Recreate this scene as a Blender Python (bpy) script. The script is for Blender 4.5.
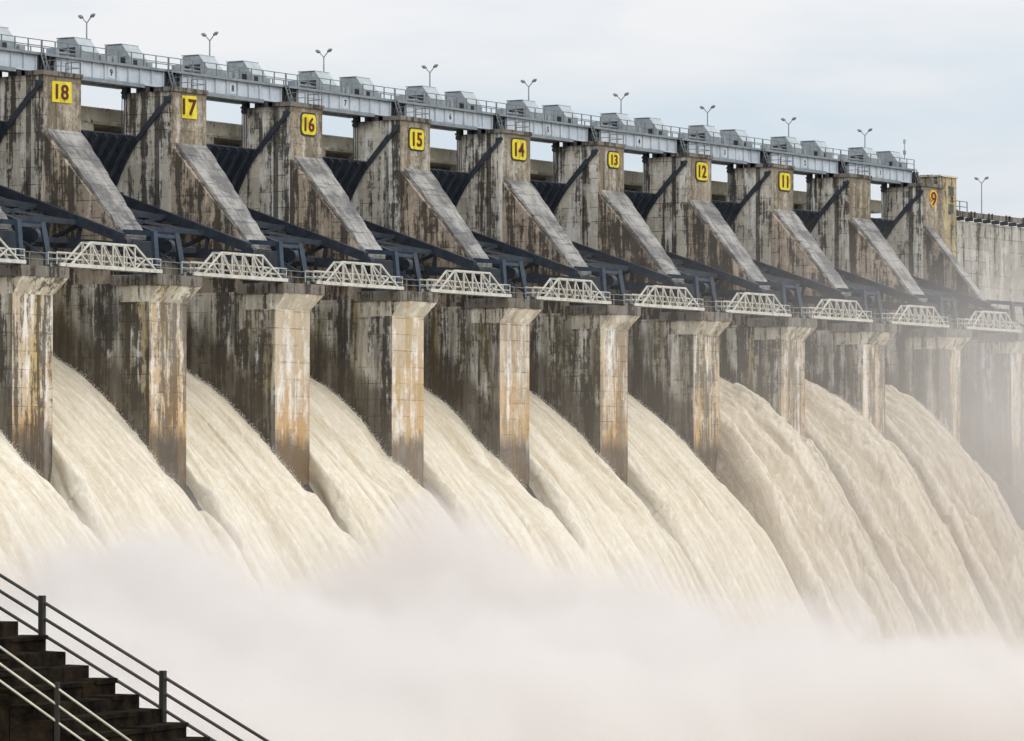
import bpy, bmesh, math, random
import numpy as np
from mathutils import Vector, Matrix

random.seed(7); rng = np.random.default_rng(11)
scene = bpy.context.scene
COL = scene.collection
R = math.radians
for o in list(bpy.data.objects): bpy.data.objects.remove(o)

# ---------------------------------------------------------------- camera, sky, sun, exposure
CAM = Vector((-292.5176, -228.1213, 0.0))
TH, PITCH = R(57.8807), R(1.5593)
rt = Vector((math.cos(TH), -math.sin(TH), 0))
fh = Vector((math.sin(TH), math.cos(TH), 0))
fw = (fh * math.cos(PITCH) + Vector((0, 0, math.sin(PITCH)))).normalized()
up = rt.cross(fw)
cd = bpy.data.cameras.new('camera'); cam = bpy.data.objects.new('camera', cd); COL.objects.link(cam)
cam.matrix_world = Matrix(((rt.x, up.x, -fw.x, CAM.x), (rt.y, up.y, -fw.y, CAM.y), (rt.z, up.z, -fw.z, CAM.z), (0, 0, 0, 1)))
cd.sensor_width = 36; cd.lens = 36 * 4500 / 1024; cd.clip_start = 0.5; cd.clip_end = 20000
scene.camera = cam

SUN_EL, SUN_AZ = 31, 200          # azimuth of the sun's direction, degrees from +Y (upstream) clockwise
world = bpy.data.worlds.new('World'); scene.world = world; world.use_nodes = True
wt = world.node_tree; wn = wt.nodes; wl = wt.links
bg = wn['Background']; bg.inputs['Strength'].default_value = 0.10
sky = wn.new('ShaderNodeTexSky'); sky.sky_type = 'NISHITA'; sky.sun_disc = False
sky.sun_elevation = R(SUN_EL); sky.sun_rotation = R(SUN_AZ); sky.dust_density = 2.0
tc = wn.new('ShaderNodeTexCoord')
sep = wn.new('ShaderNodeSeparateXYZ'); wl.new(tc.outputs['Generated'], sep.inputs[0])
lum = wn.new('ShaderNodeMapRange'); wl.new(sep.outputs['Z'], lum.inputs['Value'])     # overcast: brighter overhead
lum.inputs['From Min'].default_value = 0.0; lum.inputs['From Max'].default_value = 1.0
lum.inputs['To Min'].default_value = 8.3; lum.inputs['To Max'].default_value = 17.0
mp = wn.new('ShaderNodeMapping'); wl.new(tc.outputs['Generated'], mp.inputs[0]); mp.inputs['Scale'].default_value = (5, 5, 22); mp.inputs['Location'].default_value = (2.3, .4, 1.2)
nz = wn.new('ShaderNodeTexNoise'); wl.new(mp.outputs[0], nz.inputs['Vector'])
nz.inputs['Scale'].default_value = 1.3; nz.inputs['Detail'].default_value = 5; nz.inputs['Roughness'].default_value = .5
cr = wn.new('ShaderNodeValToRGB'); wl.new(nz.outputs['Fac'], cr.inputs[0])
cr.color_ramp.elements[0].position = .38; cr.color_ramp.elements[0].color = (.77, .868, .955, 1)
cr.color_ramp.elements[1].position = .60; cr.color_ramp.elements[1].color = (1.0, 1.0, 1.02, 1)
vm = wn.new('ShaderNodeVectorMath'); vm.operation = 'SCALE'; wl.new(cr.outputs[0], vm.inputs[0]); wl.new(lum.outputs[0], vm.inputs['Scale'])
mx = wn.new('ShaderNodeMix'); mx.data_type = 'RGBA'; mx.inputs['Factor'].default_value = .93
wl.new(sky.outputs[0], mx.inputs['A']); wl.new(vm.outputs[0], mx.inputs['B']); wl.new(mx.outputs['Result'], bg.inputs['Color'])

sd = bpy.data.lights.new('sun', 'SUN'); sd.energy = 1.5; sd.angle = R(45); sd.color = (1, .95, .87)
sun = bpy.data.objects.new('sun', sd); COL.objects.link(sun)
az = R(SUN_AZ); sv = Vector((math.sin(az) * math.cos(R(SUN_EL)), math.cos(az) * math.cos(R(SUN_EL)), math.sin(R(SUN_EL))))
sun.rotation_euler = sv.to_track_quat('Z', 'Y').to_euler(); sun.location = (0, -100, 150)

vs = scene.view_settings; vs.view_transform = 'Standard'; vs.look = 'None'; vs.exposure = 0.0; vs.gamma = 1.0; vs.use_curve_mapping = False
scene.render.engine = 'CYCLES'; cy = scene.cycles
cy.max_bounces = 12; cy.diffuse_bounces = 3; cy.glossy_bounces = 2; cy.volume_bounces = 6; cy.transmission_bounces = 2; cy.transparent_max_bounces = 8
cy.use_adaptive_sampling = True; cy.adaptive_threshold = 0.03; cy.use_denoising = True
cy.volume_step_rate = 1.0; cy.volume_max_steps = 256
cy.caustics_reflective = False; cy.caustics_refractive = False

# ---------------------------------------------------------------- material helpers
class NT:
    def __init__(s, name):
        s.m = bpy.data.materials.new(name); s.m.use_nodes = True
        s.t = s.m.node_tree; s.n = s.t.nodes; s.b = s.n['Principled BSDF']
    def put(s, sock, v):
        if hasattr(v, 'is_output') or isinstance(v, bpy.types.NodeSocket): s.t.links.new(v, sock)
        else:
            if isinstance(v, tuple) and len(v) == 3 and sock.type == 'RGBA': v = v + (1,)
            sock.default_value = v
    def math(s, op, a, b=0.0, c=0.0, clamp=False):
        k = s.n.new('ShaderNodeMath'); k.operation = op; k.use_clamp = clamp
        s.put(k.inputs[0], a); s.put(k.inputs[1], b); s.put(k.inputs[2], c); return k.outputs[0]
    def rng(s, v, a, b, c=0.0, d=1.0, smooth=False):
        k = s.n.new('ShaderNodeMapRange'); k.clamp = True
        if smooth: k.interpolation_type = 'SMOOTHSTEP'
        s.put(k.inputs['Value'], v)
        for nm, x in (('From Min', a), ('From Max', b), ('To Min', c), ('To Max', d)): s.put(k.inputs[nm], x)
        return k.outputs[0]
    def obj(s, rand=0.0, seeded=False):
        k = s.n.new('ShaderNodeTexCoord'); v = k.outputs['Object']
        if rand:
            oi = s.n.new('ShaderNodeObjectInfo'); sc = s.math('MULTIPLY', s.attr('seed') if seeded else oi.outputs['Random'], rand)
            cb = s.n.new('ShaderNodeCombineXYZ')
            for q in range(3): s.put(cb.inputs[q], sc)
            a = s.n.new('ShaderNodeVectorMath'); a.operation = 'ADD'; s.put(a.inputs[0], v); s.put(a.inputs[1], cb.outputs[0]); v = a.outputs[0]
        return v
    def noise(s, vec, scale, stretch=(1, 1, 1), detail=4.0, rough=.55, dist=0.0):
        if stretch != (1, 1, 1):
            m = s.n.new('ShaderNodeMapping'); s.put(m.inputs['Vector'], vec); m.inputs['Scale'].default_value = stretch; vec = m.outputs[0]
        k = s.n.new('ShaderNodeTexNoise'); s.put(k.inputs['Vector'], vec)
        k.inputs['Scale'].default_value = scale; k.inputs['Detail'].default_value = detail; k.inputs['Roughness'].default_value = rough; k.inputs['Distortion'].default_value = dist
        return k.outputs['Fac']
    def mix(s, f, a, b, mode='MIX'):
        k = s.n.new('ShaderNodeMix'); k.data_type = 'RGBA'; k.blend_type = mode
        s.put(k.inputs['Factor'], f); s.put(k.inputs['A'], a); s.put(k.inputs['B'], b); return k.outputs['Result']
    def xyz(s, v):
        k = s.n.new('ShaderNodeSeparateXYZ'); s.put(k.inputs[0], v); return k.outputs
    def normal(s):
        k = s.n.new('ShaderNodeTexCoord'); return s.xyz(k.outputs['Normal'])
    def attr(s, nm):
        k = s.n.new('ShaderNodeAttribute'); k.attribute_type = 'OBJECT'; k.attribute_name = nm; return k.outputs['Fac']
    def bump(s, h, st=.3, d=.05):
        k = s.n.new('ShaderNodeBump'); k.inputs['Strength'].default_value = st; k.inputs['Distance'].default_value = d
        s.put(k.inputs['Height'], h); s.put(s.b.inputs['Normal'], k.outputs[0])
    def out(s, col, rough=.85, metal=0.0, spec=.3):
        s.put(s.b.inputs['Base Color'], col); s.put(s.b.inputs['Roughness'], rough); s.put(s.b.inputs['Metallic'], metal)
        s.b.inputs['Specular IOR Level'].default_value = spec
        return s.m

ZB = 23.0   # every object standing in the river bed is modelled from a base 23 m below the camera's level

def concrete(name, light=(.44, .40, .33), dark=(.036, .030, .025), amount=.5, warm=0.0, wet=False, joints=1.5, groove=False, tall=.05, lower=False, seeded=False):
    M = NT(name); raw = M.obj(); v = M.obj(137.0, seeded); p = M.xyz(raw); nrm = M.normal()
    blot = M.noise(v, .22, detail=5, rough=.6)
    s1 = M.noise(v, .85, (1, 1, tall), detail=4, rough=.6)
    s2 = M.noise(v, 3.4, (1, 1, tall * 1.3), detail=3, rough=.6)
    fine = M.noise(v, 5.0, detail=6, rough=.7)
    patch = M.noise(v, .5, (1, 1, .55), detail=5, rough=.65)
    col = M.mix(M.rng(blot, .35, .68), tuple(c * .74 for c in light), light)
    col = M.mix(M.rng(fine, .3, .75), M.mix(.28, col, (.16, .145, .12)), col)
    # shuttering lifts
    pan = M.n.new('ShaderNodeTexWhiteNoise'); pan.noise_dimensions = '3D'
    fl = M.n.new('ShaderNodeVectorMath'); fl.operation = 'FLOOR'
    ms = M.n.new('ShaderNodeMapping'); M.put(ms.inputs['Vector'], raw); ms.inputs['Scale'].default_value = (.34, .34, 1 / joints); ms.inputs['Location'].default_value = (.07, .03, .02)
    M.put(fl.inputs[0], ms.outputs[0]); M.put(pan.inputs['Vector'], fl.outputs[0])
    col = M.mix(M.math('MULTIPLY', pan.outputs['Value'], .30), col, (.12, .11, .09))
    fr = M.math('FRACT', M.math('DIVIDE', p[2], joints))
    ln = M.math('MULTIPLY', M.math('LESS_THAN', fr, .055), M.rng(patch, .42, .56))
    col = M.mix(M.math('MULTIPLY', ln, .75), col, dark)
    if warm:
        front = M.math('MULTIPLY', M.math('LESS_THAN', nrm[1], -.5), M.rng(p[2], ZB + 1, ZB + 17, 1.0, .25))
        ora = M.math('MULTIPLY', front, M.rng(M.noise(v, .45, (1, 1, .5), detail=5), .34, .54, .3, 1.0))
        col = M.mix(M.math('MULTIPLY', ora, warm), col, (.52, .30, .10))
        yel = M.rng(M.noise(v, .6, (1, 1, .10), detail=3), .56, .66)
        col = M.mix(M.math('MULTIPLY', M.math('MULTIPLY', yel, M.math('LESS_THAN', p[2], ZB + 18)), .6), col, (.42, .30, .09))
    # lime bloom
    lime = M.math('ADD', M.math('MULTIPLY', M.noise(v, .9, (1, 1, .12), detail=4, rough=.65), .6), M.math('MULTIPLY', M.noise(v, .8, (1, 1, .8), detail=6, rough=.75), .4))
    col = M.mix(M.math('MULTIPLY', M.rng(lime, .50, .58), .6), col, tuple(min(.86, c * 1.30) for c in light))
    # black run-off streaks
    st = M.math('ADD', M.math('MULTIPLY', s1, .62), M.math('MULTIPLY', s2, .38))
    st = M.math('ADD', st, M.math('MULTIPLY', M.math('SUBTRACT', patch, .5), .34))
    lo = .585 - .22 * amount
    if lower: st = M.math('SUBTRACT', st, M.rng(p[2], ZB + 18, ZB + 19.5, 0, .045))
    s3 = M.noise(v, 9.0, (1, 1, tall * 1.6), detail=3, rough=.65)
    mott = M.noise(v, 2.4, (1, 1, .8), detail=6, rough=.75)
    st = M.math('ADD', st, M.math('MULTIPLY', M.math('SUBTRACT', mott, .5), .30))
    st = M.math('ADD', st, M.math('MULTIPLY', M.math('SUBTRACT', s3, .5), .16))
    cell = M.n.new('ShaderNodeTexWhiteNoise'); cell.noise_dimensions = '3D'
    fl2 = M.n.new('ShaderNodeVectorMath'); fl2.operation = 'FLOOR'
    ms2 = M.n.new('ShaderNodeMapping'); M.put(ms2.inputs['Vector'], raw); ms2.inputs['Scale'].default_value = (1.55, 1.55, 2.0 / joints); ms2.inputs['Location'].default_value = (.01, .02, .03)
    M.put(fl2.inputs[0], ms2.outputs[0]); M.put(cell.inputs['Vector'], fl2.outputs[0])
    st = M.math('ADD', st, M.math('MULTIPLY', M.math('SUBTRACT', cell.outputs['Value'], .5), .05))
    stain = M.math('ADD', M.math('MULTIPLY', M.rng(st, lo - .02, lo + .11), .5), M.math('MULTIPLY', M.rng(st, lo + .035, lo + .075), .5))
    if groove or lower or warm:
        front2 = M.math('MULTIPLY', M.math('LESS_THAN', nrm[1], -.5), M.math('LESS_THAN', p[2], ZB + 17.9))
        keep = M.math('SUBTRACT', 1.0, M.math('MULTIPLY', front2, M.math('SUBTRACT', 1.0, M.attr('stain'))))
        stain = M.math('MULTIPLY', stain, keep)
    col = M.mix(M.math('MULTIPLY', stain, .92), col, dark)
    if lower:      # darker brown and olive streaks on the flanks, below deck level
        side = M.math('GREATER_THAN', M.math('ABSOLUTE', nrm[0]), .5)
        flank_tone = M.math('MULTIPLY', M.rng(p[2], ZB + 19.5, ZB + 15.5), side)
        flank_tone = M.math('MULTIPLY', flank_tone, M.rng(M.noise(v, .9, (1, 1, .09), detail=4, rough=.65), .40, .60, 1.0, .12))
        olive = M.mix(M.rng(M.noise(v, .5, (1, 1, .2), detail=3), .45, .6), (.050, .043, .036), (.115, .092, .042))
        col = M.mix(M.math('MULTIPLY', flank_tone, .86), col, olive)
    if groove:     # dark upright band down each flank, broken up by noise
        g = M.math('LESS_THAN', M.math('ABSOLUTE', M.math('SUBTRACT', p[1], 13.0)), .28)
        g = M.math('MULTIPLY', g, M.rng(patch, .30, .45))
        col = M.mix(M.math('MULTIPLY', g, .85), col, (.04, .035, .03))
        cap = M.math('MULTIPLY', M.rng(M.math('ADD', p[2], M.math('MULTIPLY', s2, 1.8)), ZB + 36.1, ZB + 37.0), .85)
        col = M.mix(cap, col, (.05, .04, .032))
        fu = M.math('MULTIPLY', M.math('LESS_THAN', nrm[1], -.5), M.math('GREATER_THAN', p[2], ZB + 20))
        fu = M.math('MULTIPLY', fu, M.rng(M.math('ADD', M.math('MULTIPLY', mott, .6), M.math('MULTIPLY', s1, .4)), .38, .60, .35, .95))
        col = M.mix(fu, col, M.mix(M.rng(s2, .42, .6), (.085, .070, .048), (.21, .175, .125)))
    rough = .88
    if wet:
        y = p[1]
        zw = M.math('ADD', M.math('MULTIPLY', y, 1.0), ZB + 4.2)
        zw = M.math('SUBTRACT', zw, M.math('MULTIPLY', M.math('MULTIPLY', y, y), .022))
        fr_ = M.math('LESS_THAN', nrm[1], -.5)
        d = M.math('SUBTRACT', M.math('ADD', p[2], M.math('MULTIPLY', M.math('SUBTRACT', s1, .5), 4.5)), zw)
        d = M.math('ADD', d, M.math('MULTIPLY', fr_, 2.6))
        w = M.rng(M.math('ADD', d, M.math('MULTIPLY', M.math('SUBTRACT', mott, .5), 3.0)), 2.6, 4.0, 1.0, 0.0)
        col = M.mix(M.math('MULTIPLY', w, .78), col, (.075, .062, .048))
        rough = M.rng(w, 0, 1, .88, .35)
    M.bump(M.math('ADD', fine, M.math('MULTIPLY', ln, -1.2)), .35, .06)
    return M.out(col, rough)

def paint(name, c, c2=None, rough=.55, metal=0.0, rust=0.0, scale=1.2):
    M = NT(name); v = M.obj(61.0); n = M.noise(v, scale, detail=5, rough=.65); f = M.noise(v, scale * 7, (1, 1, .3), detail=3)
    col = M.mix(M.rng(n, .35, .65), c2 or tuple(x * .75 for x in c), c)
    col = M.mix(M.math('MULTIPLY', M.rng(f, .5, .75), .25), col, tuple(x * .45 for x in c))
    if rust:
        col = M.mix(M.math('MULTIPLY', M.rng(M.noise(v, scale * 2.5, (1, 1, .25), detail=5), .58, .68), rust), col, (.13, .06, .03))
    M.bump(n, .1, .02)
    return M.out(col, rough, metal, .4)

MAT = {}
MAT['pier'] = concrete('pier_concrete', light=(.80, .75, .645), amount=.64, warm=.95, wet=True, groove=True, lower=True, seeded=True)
MAT['upper'] = MAT['pier']
MAT['corbel'] = concrete('corbel_concrete', light=(.76, .70, .58), amount=.42, warm=.25)
MAT['deck'] = concrete('deck_concrete', light=(.21, .19, .165), amount=.5)
MAT['wedge'] = concrete('buttress_concrete', light=(.44, .36, .28), amount=.66)
MAT['wall'] = concrete('wall_concrete', light=(.46, .44, .40), amount=.28)
MAT['parapet'] = concrete('parapet_concrete', light=(.82, .75, .60), amount=.06, tall=.3)
MAT['tower'] = concrete('tower_concrete', light=(.46, .38, .22), amount=.36)
MAT['weir'] = concrete('weir_concrete', light=(.085, .07, .05), amount=.5)  # base colour darkened so bare gaps between the jets read as shadow
def ramp_mat():
    M = NT('ramp_concrete'); v = M.obj(191.0); raw = M.obj(); p = M.xyz(raw)
    run = M.noise(v, 1.5, (1.6, .22, .22), detail=5, rough=.7)
    cross = M.noise(v, 1.1, (.22, 1, 1.6), detail=5, rough=.7)
    col = M.mix(M.rng(M.noise(v, .35, detail=5), .40, .58), (.14, .135, .13), (.35, .335, .315))
    col = M.mix(M.math('MULTIPLY', M.rng(run, .5, .64), .65), col, (.085, .08, .075))
    col = M.mix(M.math('MULTIPLY', M.rng(cross, .55, .64), .75), col, (.075, .08, .10))
    col = M.mix(M.math('MULTIPLY', M.rng(M.noise(v, 3.2, detail=6, rough=.75), .56, .68), .55), col, (.40, .385, .36))
    col = M.mix(M.math('MULTIPLY', M.rng(M.noise(v, .7, detail=5), .60, .70), .5), col, (.13, .115, .06))
    fr = M.math('FRACT', M.math('DIVIDE', p[2], 1.15))
    col = M.mix(M.math('MULTIPLY', M.math('LESS_THAN', fr, .07), M.rng(M.noise(v, 1.5), .4, .6, .1, .7)), col, (.06, .06, .06))
    edge = M.math('ABSOLUTE', M.math('ADD', p[0], 2.65))
    ew = M.rng(M.math('ADD', edge, M.math('MULTIPLY', M.math('SUBTRACT', M.noise(v, 2.5, detail=5, rough=.7), .5), 1.6)), 2.2, 2.7)
    col = M.mix(M.math('MULTIPLY', ew, .55), col, (.09, .08, .07))
    M.bump(M.noise(v, 6, detail=5), .5, .08)
    return M.out(col, .8)
MAT['ramp'] = ramp_mat()
MAT['girder'] = paint('girder_paint', (.53, .58, .64), (.42, .47, .53), rust=.35, scale=.5)
MAT['steel'] = paint('galvanised_steel', (.27, .30, .32), (.19, .22, .24), .5, .3)
MAT['rail'] = paint('railing_steel', (.22, .24, .25), (.14, .16, .17), .5, .2)
MAT['hood'] = paint('hood_sheet', (.34, .375, .40), (.24, .27, .295), .5, .1, rust=.4)
MAT['hoodlight'] = paint('hood_lid', (.42, .46, .48), (.34, .38, .40), .45, .1)  # paler than the hood: skylight on the slope put into the paint
MAT['dark'] = paint('dark_machinery', (.03, .032, .036), None, .6)
MAT['navy'] = paint('gate_paint', (.036, .047, .064), (.016, .022, .032), .5, 0, rust=.25)
MAT['blue'] = paint('frame_paint', (.042, .066, .098), (.025, .04, .06), .5, 0, rust=.2)
MAT['white'] = paint('white_paint', (.60, .585, .525), (.45, .435, .39), .55, 0, rust=.6)
MAT['yellow'] = paint('yellow_board', (.74, .62, .03), (.55, .45, .03), .7, 0, rust=.55)
MAT['maroon'] = paint('maroon_letter', (.10, .012, .010), None, .6)
MAT['orange'] = paint('orange_digit', (.82, .45, .03), None, .6)
MAT['black'] = paint('black_letter', (.02, .02, .025), None, .6)
MAT['glass'] = paint('window_glass', (.05, .055, .05), None, .15)
MAT['green'] = paint('green_panel', (.42, .50, .05), (.25, .36, .04), .7)
MAT['lamp'] = paint('lamp_head', (.22, .23, .22), None, .4)
MAT['stairrail'] = paint('dark_rail', (.05, .047, .04), None, .5, .3)
MAT['lightrail'] = paint('pale_rail', (.60, .58, .48), (.45, .42, .34), .4, .3)

def stairs_mat():
    M = NT('mossy_stone'); v = M.obj()
    n = M.noise(v, 2.2, detail=6, rough=.7); n2 = M.noise(v, .9, detail=4)
    col = M.mix(M.rng(n, .4, .65), (.006, .005, .0045), (.036, .025, .016))
    col = M.mix(M.math('MULTIPLY', M.rng(n2, .5, .66), .5), col, (.020, .022, .009))
    M.bump(M.noise(v, 9, detail=6, rough=.7), .9, .08); return M.out(col, .95, 0, .04)
MAT['stairs'] = stairs_mat()

def water_mat(nm, lo_, hi_):
    M = NT(nm); v = M.obj(33.0)
    uvn = M.n.new('ShaderNodeUVMap'); uv = uvn.outputs[0]      # u across the chute in metres, v along the flow in metres
    st = M.noise(uv, 1.0, (2.1, .075, 1), detail=6, rough=.66, dist=.25)
    st2 = M.noise(uv, 1.0, (.36, .045, 1), detail=3, rough=.5)
    gr = M.noise(uv, 2.6, (1.2, .6, 1), detail=6, rough=.75)
    clump = M.noise(uv, 1.0, (.8, .34, 1), detail=5, rough=.7)
    f = M.math('ADD', M.math('MULTIPLY', st, .6), M.math('MULTIPLY', gr, .4))
    f = M.math('ADD', f, M.math('MULTIPLY', M.math('SUBTRACT', st2, .5), .5))
    f = M.math('ADD', f, M.math('MULTIPLY', M.math('SUBTRACT', clump, .5), .22))
    col = M.mix(M.rng(f, .33, .63), lo_, hi_)
    foam = M.rng(M.math('ADD', M.math('MULTIPLY', gr, .45), M.math('MULTIPLY', clump, .55)), .54, .63)
    col = M.mix(M.math('MULTIPLY', foam, .5), col, (.80, .76, .68))
    fk = M.n.new('ShaderNodeAttribute'); fk.attribute_name = 'froth'
    col = M.mix(M.math('MULTIPLY', M.math('MULTIPLY', fk.outputs['Fac'], M.rng(gr, .35, .6, .35, 1)), .5), col, (.82, .78, .70))
    M.bump(f, .42, .25)
    return M.out(col, .6, 0, .2)
MAT['water'] = water_mat('silty_white_water', (.47, .39, .27), (.70, .635, .52))
MAT['brown_water'] = water_mat('silty_brown_water', (.29, .225, .14), (.585, .50, .38))
MAT['foam'] = paint('white_drops', (.85, .82, .76), None, .5)
def pool_mat():
    M = NT('churned_river'); v = M.obj(); n = M.noise(v, .12, detail=8, rough=.7); 
    col = M.mix(M.rng(n, .4, .62), (.40, .33, .22), (.78, .74, .67)); M.bump(n, 1.0, 1.0); return M.out(col, .35)
MAT['pool'] = pool_mat()
def res_mat():
    M = NT('reservoir_water'); v = M.obj(); M.bump(M.noise(v, .3, detail=4), .2, .2); return M.out((.14, .12, .08), .12)
MAT['reservoir'] = res_mat()
def soil_mat():
    M = NT('bank_soil'); v = M.obj(); n = M.noise(v, .15, detail=8, rough=.65)
    col = M.mix(M.rng(n, .4, .6), (.05, .065, .025), (.13, .10, .065)); M.bump(n, .5, .4); return M.out(col, .95)
MAT['soil'] = soil_mat()

# ---------------------------------------------------------------- mesh helpers
class MB:
    def __init__(s): s.v = []; s.f = []
    def add(s, vs, fs):
        b = len(s.v); s.v += [tuple(p) for p in vs]; s.f += [tuple(i + b for i in q) for q in fs]; return s
    def box(s, x0, x1, y0, y1, z0, z1):
        return s.add([(x0, y0, z0), (x1, y0, z0), (x1, y1, z0), (x0, y1, z0), (x0, y0, z1), (x1, y0, z1), (x1, y1, z1), (x0, y1, z1)],
                     [(0, 3, 2, 1), (4, 5, 6, 7), (0, 1, 5, 4), (1, 2, 6, 5), (2, 3, 7, 6), (3, 0, 4, 7)])
    def hexa(s, lo, hi):     # two quads, bottom then top, counter-clockwise from above
        return s.add(list(lo) + list(hi), [(0, 3, 2, 1), (4, 5, 6, 7), (0, 1, 5, 4), (1, 2, 6, 5), (2, 3, 7, 6), (3, 0, 4, 7)])
    def bar(s, a, b, w, h=None):
        a = Vector(a); b = Vector(b); h = h or w; d = (b - a).normalized()
        r = d.cross(Vector((0, 0, 1))); r = Vector((1, 0, 0)) if r.length < 1e-4 else r.normalized(); u = r.cross(d)
        c = [(-1, -1), (1, -1), (1, 1), (-1, 1)]
        return s.add([a + r * i * w / 2 + u * j * h / 2 for i, j in c] + [b + r * i * w / 2 + u * j * h / 2 for i, j in c],
                     [(0, 1, 2, 3), (7, 6, 5, 4), (0, 4, 5, 1), (1, 5, 6, 2), (2, 6, 7, 3), (3, 7, 4, 0)])
    def tube(s, a, b, r, r2=None, n=8):
        a = Vector(a); b = Vector(b); r2 = r if r2 is None else r2; d = (b - a).normalized()
        x = d.orthogonal().normalized(); y = d.cross(x)
        vs = []
        for q, rr in ((a, r), (b, r2)):
            for k in range(n):
                t = 2 * math.pi * k / n; vs.append(q + x * math.cos(t) * rr + y * math.sin(t) * rr)
        return s.add(vs, [(k, (k + 1) % n, n + (k + 1) % n, n + k) for k in range(n)] + [tuple(range(n))[::-1], tuple(range(n, 2 * n))])
    def prism_x(s, poly, x0, x1):      # polygon in (y, z) extruded along x
        n = len(poly)
        return s.add([(x0, y, z) for y, z in poly] + [(x1, y, z) for y, z in poly],
                     [tuple(range(n)), tuple(range(n, 2 * n))[::-1]] + [(k, n + k, n + (k + 1) % n, (k + 1) % n) for k in range(n)])
    def prism_z(s, poly, z0, z1):
        n = len(poly)
        return s.add([(x, y, z0) for x, y in poly] + [(x, y, z1) for x, y in poly],
                     [tuple(range(n))[::-1], tuple(range(n, 2 * n))] + [(k, (k + 1) % n, n + (k + 1) % n, n + k) for k in range(n)])
    def build(s, name, mat, parent=None, shift=(0, 0, 0), smooth=False, bevel=0):
        me = bpy.data.meshes.new(name); me.from_pydata([(x + shift[0], y + shift[1], z + shift[2]) for x, y, z in s.v], [], s.f)
        bm = bmesh.new(); bm.from_mesh(me); bmesh.ops.recalc_face_normals(bm, faces=bm.faces)
        if bevel: bmesh.ops.bevel(bm, geom=[e for e in bm.edges if e.is_manifold and e.calc_face_angle(0) > .5], offset=bevel, segments=1, affect='EDGES')
        bm.to_mesh(me); bm.free(); me.materials.append(mat)
        if smooth: me.polygons.foreach_set('use_smooth', [True] * len(me.polygons))
        o = bpy.data.objects.new(name, me); COL.objects.link(o)
        if parent: o.parent = parent
        return o

def tag(o, label=None, cat=None, group=None, kind=None):
    for k, v in (('label', label), ('category', cat), ('group', group), ('kind', kind)):
        if v: o[k] = v
    return o
def empty(name, loc):
    o = bpy.data.objects.new(name, None); o.empty_display_size = .5; o.location = loc; COL.objects.link(o); return o
def copy_tree(o, parent=None):
    c = o.copy(); COL.objects.link(c); c.parent = parent
    for ch in list(o.children): copy_tree(ch, c)
    return c

B, T = 18.5, 5.3              # bay pitch and pier thickness
SH = (0, 0, ZB)
UP = [(x, y, z + ZB) for x, y, z in [(0, 0, 0)]]

# smooth value noise for meshes
def vnoise(x, y, seed):
    r = np.random.default_rng(seed); g = r.random((256, 256))
    xi = np.floor(x).astype(int); yi = np.floor(y).astype(int); fx = x - xi; fy = y - yi
    fx = fx * fx * (3 - 2 * fx); fy = fy * fy * (3 - 2 * fy)
    a = g[xi % 256, yi % 256]; b = g[(xi + 1) % 256, yi % 256]; c = g[xi % 256, (yi + 1) % 256]; d = g[(xi + 1) % 256, (yi + 1) % 256]
    return (a * (1 - fx) + b * fx) * (1 - fy) + (c * (1 - fx) + d * fx) * fy - .5
def fbm(x, y, seed, octs=4, gain=.5):
    t = 0; a = 1.0
    for k in range(octs): t = t + a * vnoise(x * 2 ** k + 17 * k, y * 2 ** k + 5 * k, seed + k); a *= gain
    return t

# ---------------------------------------------------------------- setting: ground, river, reservoir
def grid_mesh(name, xs, ys, zf, mat):
    X, Y = np.meshgrid(xs, ys, indexing='ij'); Z = zf(X, Y); n, m = X.shape
    me = bpy.data.meshes.new(name)
    idx = np.arange(n * m).reshape(n, m)
    f = np.stack([idx[:-1, :-1], idx[1:, :-1], idx[1:, 1:], idx[:-1, 1:]], -1).reshape(-1, 4)
    me.from_pydata(np.stack([X, Y, Z], -1).reshape(-1, 3).tolist(), [], f.tolist()); me.materials.append(mat)
    me.polygons.foreach_set('use_smooth', [True] * len(me.polygons))
    o = bpy.data.objects.new(name, me); COL.objects.link(o); return o
def bank_z(X, Y):
    d = (X - CAM.x) * fh.x + (Y - CAM.y) * fh.y
    s = (X - CAM.x) * rt.x + (Y - CAM.y) * rt.y
    z = -1.75 - np.clip(d - 3, 0, None) * .085 - np.clip(d - 60, 0, 260) * .01
    z = np.where(Y > -60, np.minimum(z, -26), z)
    z = z + .5 * fbm(X * .1, Y * .1, 3) * np.clip(d / 30, 0, 1)
    return np.maximum(np.minimum(z, -1.6), -26)
xs = np.concatenate([np.linspace(-4000, -420, 14), np.linspace(-400, 60, 116), np.linspace(90, 5000, 16)])
ys = np.concatenate([np.linspace(-4000, -340, 14), np.linspace(-330, 40, 94), np.linspace(60, 5000, 16)])
tag(grid_mesh('ground', xs, ys, bank_z, MAT['soil']), kind='structure')
pool = grid_mesh('river', np.linspace(-900, 1200, 120), np.linspace(-220, 14, 40), lambda X, Y: -22.2 + .9 * fbm(X * .12, Y * .12, 5), MAT['pool'])
tag(pool, kind='structure')
res = MB().add([(-3000, 28.2, 28), (4000, 28.2, 28), (4000, 4000, 28), (-3000, 4000, 28)], [(0, 1, 2, 3)]).build('reservoir_water', MAT['reservoir'])
tag(res, kind='structure')

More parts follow.
